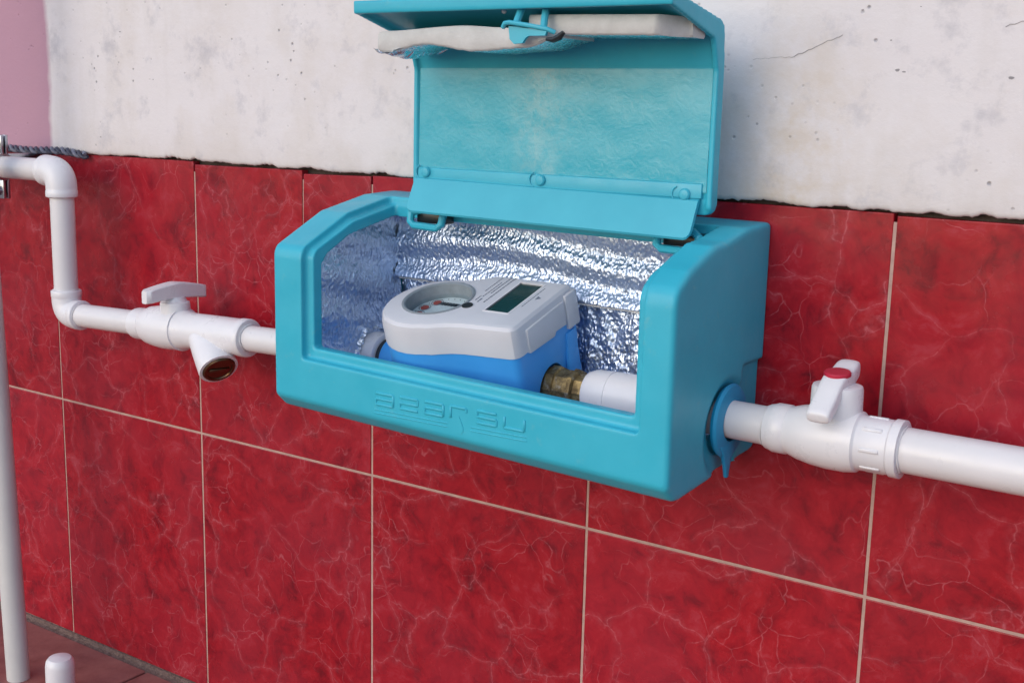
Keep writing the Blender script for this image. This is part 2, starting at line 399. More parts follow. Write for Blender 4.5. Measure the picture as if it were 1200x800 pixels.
top = {-1: 0.2388, 0: 0.2392, 1: 0.2360, 2: 0.2372, 3: 0.2356, 4: 0.2342}
for i in range(-8, 11):
    x0, x1 = 0.2 * i + G, 0.2 * (i + 1) - G
    t = tile([(x0, -0.2435), (x1, -0.2435), (x1, -G), (x0, -G)])
    zt = top.get(i, 0.236)
    if i == 1:
        tile([(x0, G), (x1, G), (x1, 0.2366), (0.3276 + 0.0008, 0.2350), (0.3266 + 0.0003, 0.160), (0.3266 - 0.0003, 0.160), (0.3276 - 0.0008, 0.2378), (x0, 0.2366)])
    else: tile([(x0, G), (x1, G), (x1, zt), (x0, zt)])

def zedge(x):
    pts = [(-1.6, .2402), (0.0274, .2405), (.13, .2414), (.20, .2412), (.323, .2398), (.43, .2394), (.692, .2378), (.75, .2374), (.805, .2374), (.87, .238), (2.2, .238)]
    for (a, b), (c, d) in zip(pts, pts[1:]):
        if a <= x <= c: z = b + (d - b) * (x - a) / (c - a); break
    z += -0.0011 + 0.0010 * nz(x, 0, 1, 45) + 0.0007 * nz(x, 2, 5, 190) + 0.0005 * nz(x, 2, 8, 500)
    for px, ww, h in ((.175, .012, .0022), (.205, .01, .0016), (.29, .013, .0022), (.335, .011, .002), (.41, .011, .002), (.765, .010, .0016), (.79, .008, .0022), (.822, .006, .0020), (.85, .007, .0018), (.715, .03, .0018)):
        d = abs(x - px) / ww
        if d < 1: z += h * (1 - d * d) * (0.8 + 0.9 * nz(x, 7, 2, 300))
    return z
xs = [-1.6 + 0.05 * k for k in range(29)] + [-0.15 + 0.0015 * k for k in range(0, 900)] + [1.25 + 0.05 * k for k in range(20)]
zl = [0.0, 0.0012, 0.003, 0.006, 0.010, 0.018, 0.03, 0.045, 0.06, 0.08, 0.10, 0.125, 0.15, 0.2, 0.3, 0.6, 1.0, 1.45]
vs = []; fs = []; nr = len(zl) + 1
for x in xs:
    ze = zedge(x); vs.append((x, 0.0070, ze + 0.0018 + 0.0012 * abs(nz(x, 1, 1, 120))))
    for k, dz in enumerate(zl):
        z = ze + dz; y = -0.0032 + (0.0016 if k == 0 else 0.0004 if k == 1 else 0) + 0.0010 * nz(x, 0, z, 14) + 0.0005 * nz(x, 0, z, 60)
        vs.append((x, y, z))
for i in range(len(xs) - 1):
    for k in range(nr - 1): a = i * nr + k; b = a + nr; fs.append((a, b, b + 1, a + 1))
me = bpy.data.meshes.new('plaster'); me.from_pydata(vs, [], fs); me.update(); link('plaster', me, PLAST, wall)
# hairline cracks and chipped nicks seen in the plaster
def wl(pts, r, nm='crack'):
    bm = bmesh.new(); sweep(bm, [(x, -0.0034 + 0.0010 * nz(x, 0, z, 14) + 0.0005 * nz(x, 0, z, 60) + 0.00012, z) for x, z in pts], r, 6); return bmobj(nm, bm, CRACK, wall)
def jag(p, q, n=14, a=0.0012):
    return [(p[0] + (q[0] - p[0]) * k / n + a * nz(k, p[0], 3, 0.71), p[1] + (q[1] - p[1]) * k / n + a * nz(k, 4, p[1], 0.83)) for k in range(n + 1)]
PXM = 0.000525
wl(jag((.7075, .3225), (.7335, .3243)) , 0.00010); wl(jag((.7335, .3243), (.762, .3365)), 0.00018); wl(jag((.719, .3625), (.746, .3635)), 0.00010)
wl(jag((.852, .3395), (.878, .3475)), 0.00020)
bm = bmesh.new()
for (x, z, s) in ((.795, .3165, .0022), (.799, .3155, .0016), (.857, .3125, .0022), (.872, .3275, .0018), (.838, .343, .0014), (.868, .300, .0016), (.803, .294, .0012), (.7725, .350, .0012), (.8055, .351, .0008), (.790, .333, .0010), (.8125, .307, .0009),
                  (.112, .3475, .0016), (.1115, .343, .0010), (.214, .3165, .0013), (.155, .307, .0012), (.207, .263, .0008), (.074, .297, .0009)):
    y = -0.0032 + 0.0010 * nz(x, 0, z, 14) + 0.0005 * nz(x, 0, z, 60)
    ring = [bm.verts.new((x + s * .7 * cos(t * pi / 5) * (0.7 + 0.6 * rnd.random()), y - 0.00004, z + s * 0.32 * sin(t * pi / 5) * (0.7 + 0.6 * rnd.random()))) for t in range(10)]
    c = bm.verts.new((x, y - 0.00006, z))
    for t in range(10): bm.faces.new((ring[t], ring[(t + 1) % 10], c))
o = bmobj('plaster_nicks', bm, CRACK, wall); o['kind'] = 'stuff'
# mortar bead at the foot of the wall
bm = bmesh.new(); N = 700; rings = []
for k in range(N):
    x = -1.0 + 2.6 * k / (N - 1); a1 = 0.004 + 0.003 * abs(nz(x, 0, 0, 60)); a2 = 0.0005 + 0.003 * abs(nz(x, 3, 0, 40)) + .002 * nz(x, 9, 9, 200)
    rings.append([bm.verts.new((x, 0.004, -0.2445 + a1 * .35)), bm.verts.new((x, -0.001 - a2 * .3, -0.2450 + a1 * .2)), bm.verts.new((x, -0.002 - a2, -0.2472 + .0006 * nz(x, 5, 5, 150))), bm.verts.new((x, -0.008 - a2, -0.2490))])
for p, q in zip(rings, rings[1:]):
    for k in range(3): bm.faces.new((p[k], q[k], q[k + 1], p[k + 1]))
bmobj('mortar_bead', bm, MORT, wall)

# ------------------------------------------------------------------ meter box
XL, XR = 0.42, 0.7245
boxt = thing('meter_box', 'open teal plastic meter box fixed to the red tiled wall, foil lined, lid swung up', 'meter box', (0.572, 0.0, 0.08))
prof = [(0.001, 0.0855), (0.001, 0.2265), (-0.034, 0.2250), (-0.079, 0.2158), (-0.1225, 0.1945), (-0.125, 0.1890), (-0.125, 0.0885), (-0.1150, 0.0790), (-0.108, 0.0785)]
bm = bmesh.new(); prism_x(bm, prof, XL, XR); bevel(bm, 0.0035, 3)
cuts = []
c = bmesh.new(); prism_x(c, [(-0.1105, 0.093), (-0.1105, 0.1830), (-0.1060, 0.1890), (-0.083, 0.2010), (-0.036, 0.2110), (-0.0075, 0.2150), (-0.0075, 0.093)], 0.4355, 0.705); cuts.append(c)
# keep the front frame lips: cut the front opening narrower than the cavity
bm2 = bmesh.new(); prism_x(bm2, [(-0.1165, 0.10), (-0.1165, 0.1875), (-0.112, 0.1960), (-0.086, 0.2075), (-0.062, 0.2135), (-0.030, 0.2195), (-0.030, 0.2155), (-0.062, 0.208), (-0.084, 0.2010), (-0.106, 0.192), (-0.1095, 0.186), (-0.1095, 0.10)], 0.4400, 0.4490)
bm3 = bmesh.new(); prism_x(bm3, [(-0.1165, 0.10), (-0.1165, 0.1875), (-0.112, 0.1960), (-0.086, 0.2075), (-0.062, 0.2135), (-0.030, 0.2195), (-0.030, 0.2155), (-0.062, 0.208), (-0.084, 0.2010), (-0.106, 0.192), (-0.1095, 0.186), (-0.1095, 0.10)], 0.6970, 0.7060)
o_profile = [(-0.2, 0.125), (-0.2, 0.4), (-0.035, 0.4), (-0.035, 0.15), (-0.10, 0.125)]
c = bmesh.new(); prism_x(c, o_profile, 0.4525, 0.6990); cuts.append(c)
# lid seat: 8 mm wide, 8 mm deep rebate round the opening
c = bmesh.new(); prism_x(c, [(-0.1195, 0.1175), (-0.1195, 0.1880), (-0.1165, 0.1930), (-0.079, 0.2105), (-0.034, 0.2195), (-0.034, 0.3), (-0.2, 0.3), (-0.2, 0.1175)], 0.4468, 0.7050); cuts.append(c)
# dished recess and hole round the outlet pipe, set-back lower rear corner
c = bmesh.new(); lathe(c, [(0, 0.024), (0.004, 0.030), (0.010, 0.043), (0.02, 0.043)], (XR - 0.0055, -0.048, 0.107), (1, 0, 0), 48); cuts.append(c)
c = bmesh.new(); box(c, (XR - 0.0035, -0.030, 0.06), (XR + 0.02, 0.02, 0.1435)); cuts.append(c)
c = bmesh.new(); lathe(c, [(0, 0.018), (0.06, 0.018)], (XR - 0.03, -0.048, 0.110), (1, 0, 0), 40); cuts.append(c)
c = bmesh.new(); lathe(c, [(0, 0.0165), (0.05, 0.0165)], (XL - 0.02, -0.048, 0.110), (1, 0, 0), 40); cuts.append(c)
def shear(o):
    for v in o.data.vertices:
        z = v.co.z; k = 0.030 if z < 0.115 else 0.030 + (0.008 - 0.030) * min(1, (z - 0.115) / 0.1)
        rr = max(0, min(1, (v.co.x - 0.60) / 0.09)) * max(0, 1 - abs(v.co.y + 0.108) / 0.045) * max(0, min(1, (z - 0.17) / 0.025))
        v.co.z += -(v.co.x - 0.572) * k + 0.0055 * rr
shell = carve('shell', bm, cuts, TEAL, boxt, 0.0012, 3); shear(shell)

# hinge loops under the flap
for hx in (0.4935, 0.686):
    bm = bmesh.new(); pts = [(hx - .014, -0.050, .2175), (hx - .0135, -0.0515, .2115), (hx - .010, -0.052, .2090), (hx + .010, -0.052, .2085), (hx + .0135, -0.0515, .2110), (hx + .014, -0.050, .2170), (hx + .008, -0.045, .2195), (hx - .008, -0.045, .2195), (hx - .014, -0.050, .2175)]
    sweep(bm, pts, 0.0027, 10); bmobj('hinge_loop', bm, TEAL, boxt)
    bm = bmesh.new(); box(bm, (hx - .012, -0.0465, .2105), (hx + .012, -0.0345, .2185)); bevel(bm, 0.001, 2); bmobj('hinge_hole_shade', bm, BLACK, boxt)  # black block stands in for the shade inside the loop
# grommet with torn tail
bm = bmesh.new(); lathe(bm, [(0, .0125), (0, .0185), (.0012, .0215), (.0035, .0228), (.0052, .0215), (.0060, .017), (.0056, .0122)], (XR - 0.0030, -0.048, 0.109), (1, 0.0, 0), 56, False)
bmobj('grommet', bm, BLUERING, boxt)
bm = bmesh.new()
poly = [(-.0150, -.013), (-.010, -.019), (-.0065, -.028), (-.0045, -.0345), (-.0015, -.0345), (.0000, -.028), (.0015, -.023), (.008, -.018), (.008, -.013)]
prism_f(bm, poly, (XR + 0.0005, -0.048, 0.109), (0, 1, 0), (0, 0, 1), (1, 0, 0), 0, 0.0026); bevel(bm, 0.0009, 2); bmobj('grommet_tail', bm, BLUERING, boxt)

# raised lettering on the front panel
def glyph(ch):
    return {'a': [((0, 1), (1, 1)), ((1, 1), (1, 0)), ((0, .5), (1, .5)), ((0, .5), (0, 0)), ((0, 0), (1, 0))],
            'z': [((0, 1), (1, 1)), ((1, 1), (1, .5)), ((0, .5), (1, .5)), ((0, .5), (0, 0)), ((0, 0), (1, 0))],
            'r': [((0, 0), (0, 1)), ((0, 1), (1, 1)), ((1, 1), (1, .68))],
            's': [((0, 1), (1, 1)), ((0, 1), (0, .5)), ((0, .5), (1, .5)), ((1, .5), (1, 0)), ((0, 0), (1, 0))],
            'u': [((0, .95), (0, 0)), ((0, 0), (1, 0)), ((1, 0), (1, .95))]}[ch]
bm = bmesh.new()
def ridge(p, q, r=0.00055, lift=0.0001):
    sweep(bm, [(p[0], -0.1250 - lift, p[1]), (q[0], -0.1250 - lift, q[1])], r, 8)
def stroke(p, q, wd):
    dx, dz = q[0] - p[0], q[1] - p[1]; L = math.hypot(dx, dz); ex, ez = dx / L * wd / 2, dz / L * wd / 2
    P = [(p[0] - ex - ez, p[1] - ez + ex), (q[0] + ex - ez, q[1] + ez + ex), (q[0] + ex + ez, q[1] + ez - ex), (p[0] - ex + ez, p[1] - ez - ex)]
    r = wd * .52; sweep(bm, [(p[0], -0.1250, p[1]), (p[0] + dx * .02, -0.1250, p[1] + dz * .02), (q[0] - dx * .02, -0.1250, q[1] - dz * .02), (q[0], -0.1250, q[1])], [r * .7, r, r, r * .7], 14)
ww, hh = 0.0145, 0.0074
for k, ch in enumerate('azarsu'):
    x0 = 0.5125 + k * 0.0203; z0 = 0.1003 + k * 0.0003
    if ch == 'r': wk = 0.012
    else: wk = ww
    for (p, q) in glyph(ch): stroke((x0 + p[0] * wk, z0 + p[1] * hh), (x0 + q[0] * wk, z0 + q[1] * hh), 0.0019)
for n_, (xa, xb) in enumerate(((0.511, 0.5715), (0.5885, 0.6305))):
    for j in range(2):
        z = 0.0967 - j * 0.0024 + (0.0012 if n_ else 0); stroke((xa, z), (xb, z + 0.0006), 0.0009)
drop = [(0, .0068), (-.0020, .0028), (-.0034, -.0002), (-.0034, -.0026), (-.0018, -.0044), (.0018, -.0044), (.0034, -.0026), (.0034, -.0002), (.0020, .0028)]
prism_f(bm, drop, (0.580, -0.1250, 0.0965), (1, 0, 0), (0, 0, 1), (0, -1, 0), -0.0006, 0.00045)
for v in bm.verts: v.co.y = -0.1250 + (v.co.y + 0.1250) * 0.75
lt = bmobj('lettering', bm, TEAL, boxt, True, 60)

# foil lining
def foil_back_y(x, z):
    t = z - 0.166 + (x - 0.44) * 0.018
    if t > 0:   # upper quilted sheet with soft horizontal rolls
        return -0.0155 - 0.0016 * sin(t * 2 * pi / 0.0225 + 0.8 + 6 * nz(x, 0, z, 5)) - 0.0026 * math.exp(-(t / 0.009) ** 2) + 0.0006 * nz(x * 1.0, 3, z * 0.6, 70) + 0.0004 * nz(x, 3, z * .5, 330)
    return -0.0105 + 0.0032 * nz(x, 0, z * .5, 50) + 0.0024 * nz(x, 4, z * 0.5, 110) + 0.0010 * nz(x, 9, z, 300)
def fb(u, v):
    x = 0.4385 + u * 0.2645; z = 0.096 + v * 0.1245; return Vector((x, foil_back_y(x, z), z))
grid('back_foil', fb, 340, 190, FOIL, boxt)
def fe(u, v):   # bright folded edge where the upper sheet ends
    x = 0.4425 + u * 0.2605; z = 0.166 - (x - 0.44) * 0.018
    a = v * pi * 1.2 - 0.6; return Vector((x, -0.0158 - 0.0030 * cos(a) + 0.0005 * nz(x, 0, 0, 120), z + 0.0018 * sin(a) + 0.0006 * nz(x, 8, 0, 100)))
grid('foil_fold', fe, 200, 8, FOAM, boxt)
def fl(u, v):
    y = -0.112 + u * 0.0995; z = 0.096 + v * 0.118
    ln = 0.0014 * sin((z + 0.25 * y) * 2 * pi / 0.030 + 1.2) + 0.0007 * nz(1, y * 1.0, z * .45, 50) + 0.0002 * nz(2, y, z * .6, 190) + 0.0006 * nz(2, y, z * .6, 420)
    d = math.hypot(y + 0.048, z - 0.112); ln += 0.005 * math.exp(-(d / 0.024) ** 2) * (0.6 + 1.4 * nz(5, y, z, 80))
    return Vector((0.4500 - 0.0095 * u + ln - 0.002, y, min(z, 0.2195 + y * 0.213 if y > -.083 else 0.2018 + (y + .083) * .53)))
grid('side_foil', fl, 160, 190, FOIL, boxt)
def fr(u, v):
    y = -0.112 + u * 0.1005; z = 0.096 + v * 0.118
    return Vector((0.7015 + 0.0015 * nz(1, y, z * .5, 80), y, min(z, 0.2145 + y * 0.213 if y > -.083 else 0.1968 + (y + .083) * .53)))
grid('side_foil', fr, 60, 70, FOIL, boxt)
def ff(u, v):
    x = 0.4425 + u * 0.2605; y = -0.1095 + v * 0.098; return Vector((x, y, 0.0965 + 0.0015 * nz(x, y, 0, 70) - (x - .572) * .03))
grid('floor_foil', ff, 120, 50, FOIL, boxt)
def fc(u, v):   # loose crumpled foil wrapped round the inlet nut
    a = RAD(-20) + v * RAD(235); x = 0.4370 + u * 0.009; r = 0.0192 + 0.0075 * (1 - u) + 0.0032 * nz(x * 2, cos(a), sin(a), 2.6) + 0.0026 * nz(x * 60, cos(a) * 3, sin(a) * 3, 2.3)
    return Vector((x + 0.003 * nz(cos(a), sin(a), u, 3), -0.048 - r * cos(a), 0.112 + r * sin(a)))
grid('crumpled_foil', fc, 26, 90, FOILF, boxt)

# lid: rear panel, chamfer, overhanging front
lid_prof = [(-0.0500, 0.2305), (-0.0492, 0.3157), (-0.0545, 0.3350), (-0.1110, 0.3500), (-0.1120, 0.3543), (-0.0505, 0.3430), (-0.0455, 0.3395), (-0.0430, 0.3160), (-0.0430, 0.2305)]
bm = bmesh.new(); prism_x(bm, lid_prof, 0.4824, 0.7075)
bmesh.ops.recalc_face_normals(bm, faces=bm.faces)
es = [e for e in bm.edges if all(abs(v.co.z - 0.2305) < 1e-5 for v in e.verts) and abs(e.verts[0].co.x - e.verts[1].co.x) < 1e-6]
bmesh.ops.bevel(bm, geom=es, offset=0.006, segments=4, profile=0.5, affect='EDGES')
adds = []
rim = [(-0.0500, 0.2330), (-0.0525, 0.2350), (-0.0520, 0.3140), (-0.0580, 0.3320), (-0.1105, 0.3462), (-0.1118, 0.3535), (-0.0520, 0.3420), (-0.0470, 0.3160), (-0.0470, 0.2330)]
for xa in (0.4824, 0.7040):
    c = bmesh.new(); prism_x(c, rim, xa, xa + 0.0035); adds.append(c)
c = bmesh.new(); prism_x(c, [(-0.1080, 0.3495), (-0.1095, 0.3462), (-0.1128, 0.3465), (-0.1132, 0.3545), (-0.1080, 0.3540)], 0.4824, 0.7075); adds.append(c)
lid = carve('lid', bm, [], TEAL, boxt, 0.0011, 3, adds)
def gp(u, v):   # glue-smeared inner face of the rear panel with painted glare, a skin 0.5 mm proud
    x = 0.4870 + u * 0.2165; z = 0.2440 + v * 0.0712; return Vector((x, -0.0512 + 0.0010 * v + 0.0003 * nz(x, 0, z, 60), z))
grid('glue_glare_film', gp, 80, 30, LIDIN, lid)
bm = bmesh.new(); prism_x(bm, [(-0.0500, .2400), (-0.0527, .2405), (-0.0522, .2490), (-0.0500, .2496)], 0.4870, 0.7010); bevel(bm, .0006, 2); bmobj('strip', bm, TEALF, lid)
flap = []
bm = bmesh.new(); prism_x(bm, [(-0.0505, .2420), (-0.0540, .2405), (-0.0640, .2192), (-0.0632, .2178), (-0.0612, .2184), (-0.0520, .2385)], 0.4858, 0.6998)
bmesh.ops.recalc_face_normals(bm, faces=bm.faces)
es = [e for e in bm.edges if abs(e.verts[0].co.x - e.verts[1].co.x) < 1e-6 and (e.verts[0].co.z + e.verts[1].co.z) / 2 < .2190]
bmesh.ops.bevel(bm, geom=es, offset=0.004, segments=3, profile=0.5, affect='EDGES')
for v in bm.verts: v.co.z -= (v.co.x - 0.59) * 0.012
fo = bmobj('hinge_flap', bm, TEALF, lid)
for rx, rz in ((.4945, .2462), (.5880, .2455), (.6905, .2425)):
    bm = bmesh.new(); lathe(bm, [(0, .0036), (.0012, .0036), (.0022, .0028), (.0026, .0010)], (rx, -0.0524, rz), (0, -1, 0), 20); bmobj('rivet', bm, TEALF, lid)
    bm = bmesh.new(); sweep(bm, [(rx - .0085 + .004 * (1 - cos(t)), -0.0529, rz + .0045 * sin(t)) for t in [(-1.3 + k * .26) for k in range(11)]], .0005, 6); bmobj('moulded_ring', bm, TEALF, lid)
bm = bmesh.new(); lathe(bm, [(0, .0016), (.0012, .0014), (.0018, .0004)], (0.589, -0.0985, 0.3468), (0, -0.2, -1), 14); bmobj('rivet', bm, WHITE2, lid)  # white colour stands in for the glint on this nub
# latch hook
bm = bmesh.new(); pts = [(0.5985, -0.1130, 0.3360), (0.6005, -0.1138, 0.3385), (0.6040, -0.1140, 0.3388), (0.6150, -0.1135, 0.3372), (0.6285, -0.1120, 0.3348), (0.6320, -0.1090, 0.3330)]
sweep(bm, pts, 0.0014, 10)
prism_f(bm, [(.6020, .3370), (.6285, .3338), (.6275, .3312), (.6160, .3312), (.6140, .3300), (.6120, .3272), (.6060, .3268), (.6030, .3295)], (0, -0.1125, 0), (1, 0, 0), (0, 0, 1), (0, 1, 0), 0, 0.0022)
sweep(bm, [(0.6060, -0.111, 0.3374), (0.606, -0.105, 0.347)], .0022, 10); sweep(bm, [(0.6240, -0.109, 0.3350), (0.622, -0.104, 0.346)], .0022, 10)
bmobj('latch', bm, TEALF, lid)
bm = bmesh.new(); sweep(bm, [(0.628, -0.1115, .3292), (0.633, -0.112, .3288), (0.637, -0.112, .3303), (0.6395, -0.1115, .3330)], [.0010, .0018, .0020, .0012], 10); bmobj('latch_tip', bm, BLACK, lid)

# foam strips with foil on the underside, glued under the overhang
def slab(name, topz, botz, x0, x1, yf, yb, parent, n=90):
    bm = bmesh.new(); rings = []
    for k in range(n + 1):
        x = x0 + (x1 - x0) * k / n; t, b, f, r = topz(x), botz(x), yf(x), yb(x); j = 0.0004 * nz(x, 0, 0, 200)
        e = min(.0015, (t - b) * .25)
        rings.append([bm.verts.new(p) for p in ((x, f, b + e + j), (x, f + .0003, t - e), (x, f + e, t), (x, r - e, t), (x, r, t - e), (x, r, b + e), (x, r - e, b), (x, f + e, b + j))])
    for p, q in zip(rings, rings[1:]):
        for k in range(8): bm.faces.new((p[k], q[k], q[(k + 1) % 8], p[(k + 1) % 8]))
    bm.faces.new(rings[0][::-1]); bm.faces.new(rings[-1]); o = bmobj(name, bm, FOAM, parent, True, 50)
    o.data.materials.append(FOILF)
    for p in o.data.polygons:
        if p.normal.z < -0.75: p.material_index = 1
    return o
def lerp(tab):
    def f(x):
        if x <= tab[0][0]: return tab[0][1]
        for (a, b), (c, d) in zip(tab, tab[1:]):
            if x <= c:
                t = (x - a) / (c - a); t = t * t * (3 - 2 * t); return b + (d - b) * t
        return tab[-1][1]
    return f
slab('foam_strip', lerp([(.60, .3440), (.71, .3425)]), lerp([(.60, .3325), (.71, .3312)]), 0.6080, 0.7030, lerp([(.60, -.1005), (.6900, -.1000), (.7030, -.078)]), lerp([(.60, -.064), (.71, -.062)]), lid)
slab('foam_strip', lerp([(.485, .3340), (.50, .3362), (.56, .3385), (.60, .3365), (.63, .3325)]), lerp([(.485, .3265), (.50, .3232), (.532, .3275), (.571, .3232), (.608, .3250), (.632, .3305)]), 0.4865, 0.6310,
     lerp([(.486, -.089), (.495, -.1030), (.63, -.1045)]), lerp([(.486, -.080), (.50, -.066), (.62, -.064)]), lid)
def sf(u, v):
    x = 0.489 + u * 0.024; return Vector((x, -0.103 + v * 0.05 + 0.003 * nz(x, v, 0, 60), 0.3262 - 0.006 * sin(pi * u) * (1 - abs(v - .35)) + 0.0025 * nz(x * 80, v * 4, 0, 1.5)))
grid('torn_foil', sf, 24, 30, FOILF, lid)

# ------------------------------------------------------------------ water meter (tilted 18 degrees about the pipe axis)
TH = RAD(18); O = Vector((0, -0.048, 0.112)); Uv = Vector((0, cos(TH), sin(TH))); Wv = Vector((0, -sin(TH), cos(TH))); Xv = Vector((1, 0, 0))
def L(x, u, w_): return O + Xv * x + Uv * u + Wv * w_
mt = thing('water_meter', 'blue and pale grey water meter with round dial and dark display inside the teal box', 'water meter', tuple(L(.55, 0, 0)))
def outline(inset=0.0):
    pts = [(0.6015, -0.0290), (0.6008, -0.0325), (0.5988, -0.0350), (0.5955, -0.0363), (0.575, -0.0378), (0.562, -0.0388), (0.5535, -0.0405), (0.5465, -0.0432), (0.5405, -0.0460)]
    cx, cu, R = 0.5225, -0.0125, 0.0368
    for k in range(0, 18):
        a = RAD(-68 - k * 11.3); pts.append((cx + R * cos(a), cu + R * sin(a)))
    pts += [(0.5150, 0.0235), (0.5270, 0.0262), (0.5370, 0.0330), (0.5430, 0.0372), (0.5960, 0.0372), (0.6015, 0.0345)]
    if inset:
        n = len(pts); out = []
        for i in range(n):
            a, b, c = Vector(pts[i - 1]), Vector(pts[i]), Vector(pts[(i + 1) % n]); t = (c - a).normalized(); nrm = Vector((t.y, -t.x))
            out.append(tuple(b + nrm * inset))
        return out
    return pts
P0 = outline(); area = sum(P0[i - 1][0] * P0[i][1] - P0[i][0] * P0[i - 1][1] for i in range(len(P0)))
SG = 1 if area < 0 else -1
def ring(bm, poly, w_): return [bm.verts.new(L(x, u, w_)) for x, u in poly]
def loft(bm, rings, caps=(True, True)):
    n = len(rings[0])
    for p, q in zip(rings, rings[1:]):
        for k in range(n): bm.faces.new((p[k], p[(k + 1) % n], q[(k + 1) % n], q[k]))
    if caps[0]: bm.faces.new(rings[0][::-1])
    if caps[1]: bm.faces.new(rings[-1])
# cover with the bore cut through by boolean
bm = bmesh.new()
loft(bm, [ring(bm, outline(), 0.037), ring(bm, outline(SG * .0002), 0.0520), ring(bm, outline(SG * .0012), 0.0556), ring(bm, outline(SG * .0030), 0.0574), ring(bm, outline(SG * .0055), 0.058)])
cov = rawobj(bm); c1 = bmesh.new(); lathe(c1, [(0, .0225), (0.05, .0242)], L(.5228, -.0080, .040), Wv, 64)
c2 = bmesh.new(); prism_f(c2, [(.5662, -.0156), (.5842, -.0156), (.5842, .0277), (.5662, .0277)], O, Xv, Uv, Wv, .0572, .07)
tm = []
for c in (c1, c2):
    co = rawobj(c); tm.append(co); md = cov.modifiers.new('b', 'BOOLEAN'); md.object = co; md.solver = 'EXACT'
apply(cov)
for t in tm: bpy.data.objects.remove(t)
bm = bmesh.new(); bm.from_mesh(cov.data); bpy.data.objects.remove(cov); bmobj('top_cover', bm, GREY, mt, True, 28)
def disc(name, x, u, r, w0, w1, mat, seg=40, parent=mt):
    bm = bmesh.new(); lathe(bm, [(0, r), (w1 - w0, r)], L(x, u, w0), Wv, seg); return bmobj(name, bm, mat, parent)
bm = bmesh.new(); lathe(bm, [(0, .0238), (.0030, .0240), (.0034, .0250), (.0044, .0250), (.0046, .0236), (.0040, .0226), (-.0115, .0216)], L(.5228, -.0080, .0541), Wv, 64, False); bmobj('dial_bezel', bm, BEZEL, mt)
df = disc('dial_face', .5228, -.0080, .0222, .0465, .0480, DIALW, 56)
bm = bmesh.new()
for k in range(4):
    a = RAD(136 + k * 36); lathe(bm, [(0, .0030), (.0004, .0030)], L(.5228 + .0158 * cos(a), -.0080 + .0158 * sin(a), .0480), Wv, 20)
bmobj('red_pointer', bm, DRED, df)
bm = bmesh.new()
for k in range(8):
    box_c = (.5130 + k * .0026, .0008); prism_f(bm, [(box_c[0], box_c[1]), (box_c[0] + .0020, box_c[1]), (box_c[0] + .0020, box_c[1] + .004), (box_c[0], box_c[1] + .004)], O, Xv, Uv, Wv, .0480, .0484)
for k in range(26):
    a = 2 * pi * k / 26; lathe(bm, [(0, .0004), (.0003, .0004)], L(.5228 + .019 * cos(a), -.008 + .019 * sin(a), .0480), Wv, 6)
bmobj('dial_marks', bm, BLACK, df)
bm = bmesh.new()
for k in range(4):
    a = RAD(136 + k * 36); c = L(.5228 + .0158 * cos(a), -.0080 + .0158 * sin(a), .04835)
    sweep(bm, [c + (Xv * cos(q) + Uv * sin(q)) * .0042 for q in [2 * pi * i / 20 for i in range(21)]], .00018, 5)
bmobj('subdial_ring', bm, INK, df)
disc('dial_glass', .5228, -.0080, .0226, .0505, .0512, GLASS, 56)
bm = bmesh.new(); prism_f(bm, [(.5664, -.0154), (.5840, -.0154), (.5840, .0275), (.5664, .0275)], O, Xv, Uv, Wv, .0560, .05735); bmobj('display', bm, LCD, mt, False)
bm = bmesh.new(); 
for (a, b) in (((.5650, -.0168), (.5662, .0290)), ((.5842, -.0168), (.5854, .0290)), ((.5662, -.0168), (.5842, -.0156)), ((.5662, .0277), (.5842, .0290))):
    prism_f(bm, [a, (b[0], a[1]), b, (a[0], b[1])], O, Xv, Uv, Wv, .0575, .0583)
bmobj('display_frame', bm, WHITE2, mt, False)
disc('button', .5502, -.0128, .0037, .0578, .0586, BLACK, 32)
bm = bmesh.new()
for x, a, b, wd in ((.5484, .0100, .0315, .0007), (.5520, .0020, .0250, .0007), (.5545, .0080, .0335, .0008), (.5578, -.0055, .0335, .0009), (.5530, -.0060, .0000, .0010), (.5500, -.0040, .0030, .0008), (.5874, -.0045, .0238, .0006)):
    q = a
    while q < b:      # broken runs, as small print reads
        e = min(b, q + rnd.uniform(.0012, .0034)); prism_f(bm, [(x, q), (x + wd, q), (x + wd, e), (x, e)], O, Xv, Uv, Wv, .0576, .05815); q = e + .0006
prism_f(bm, [(.5905, .0068), (.5935, .0095), (.5900, .0118)], O, Xv, Uv, Wv, .0576, .05815)
o = bmobj('print', bm, INK, mt, False); o['kind'] = 'stuff'
# blue body
bm = bmesh.new()
loft(bm, [ring(bm, outline(SG * .012), -.022), ring(bm, outline(SG * .006), -.012), ring(bm, outline(SG * .0028), .004), ring(bm, outline(SG * .0012), .020), ring(bm, outline(SG * .0008), .0369)])
body = rawobj(bm); c1 = bmesh.new(); lathe(c1, [(0, .0150), (0.03, .0150)], (.5960 - .012, -0.048, .112), (1, 0, 0), 40)
co = rawobj(c1); md = body.modifiers.new('b', 'BOOLEAN'); md.object = co; md.solver = 'EXACT'; apply(body); bpy.data.objects.remove(co)
bm = bmesh.new(); bm.from_mesh(body.data); bpy.data.objects.remove(body); bmobj('body', bm, BLUE, mt, True, 30)
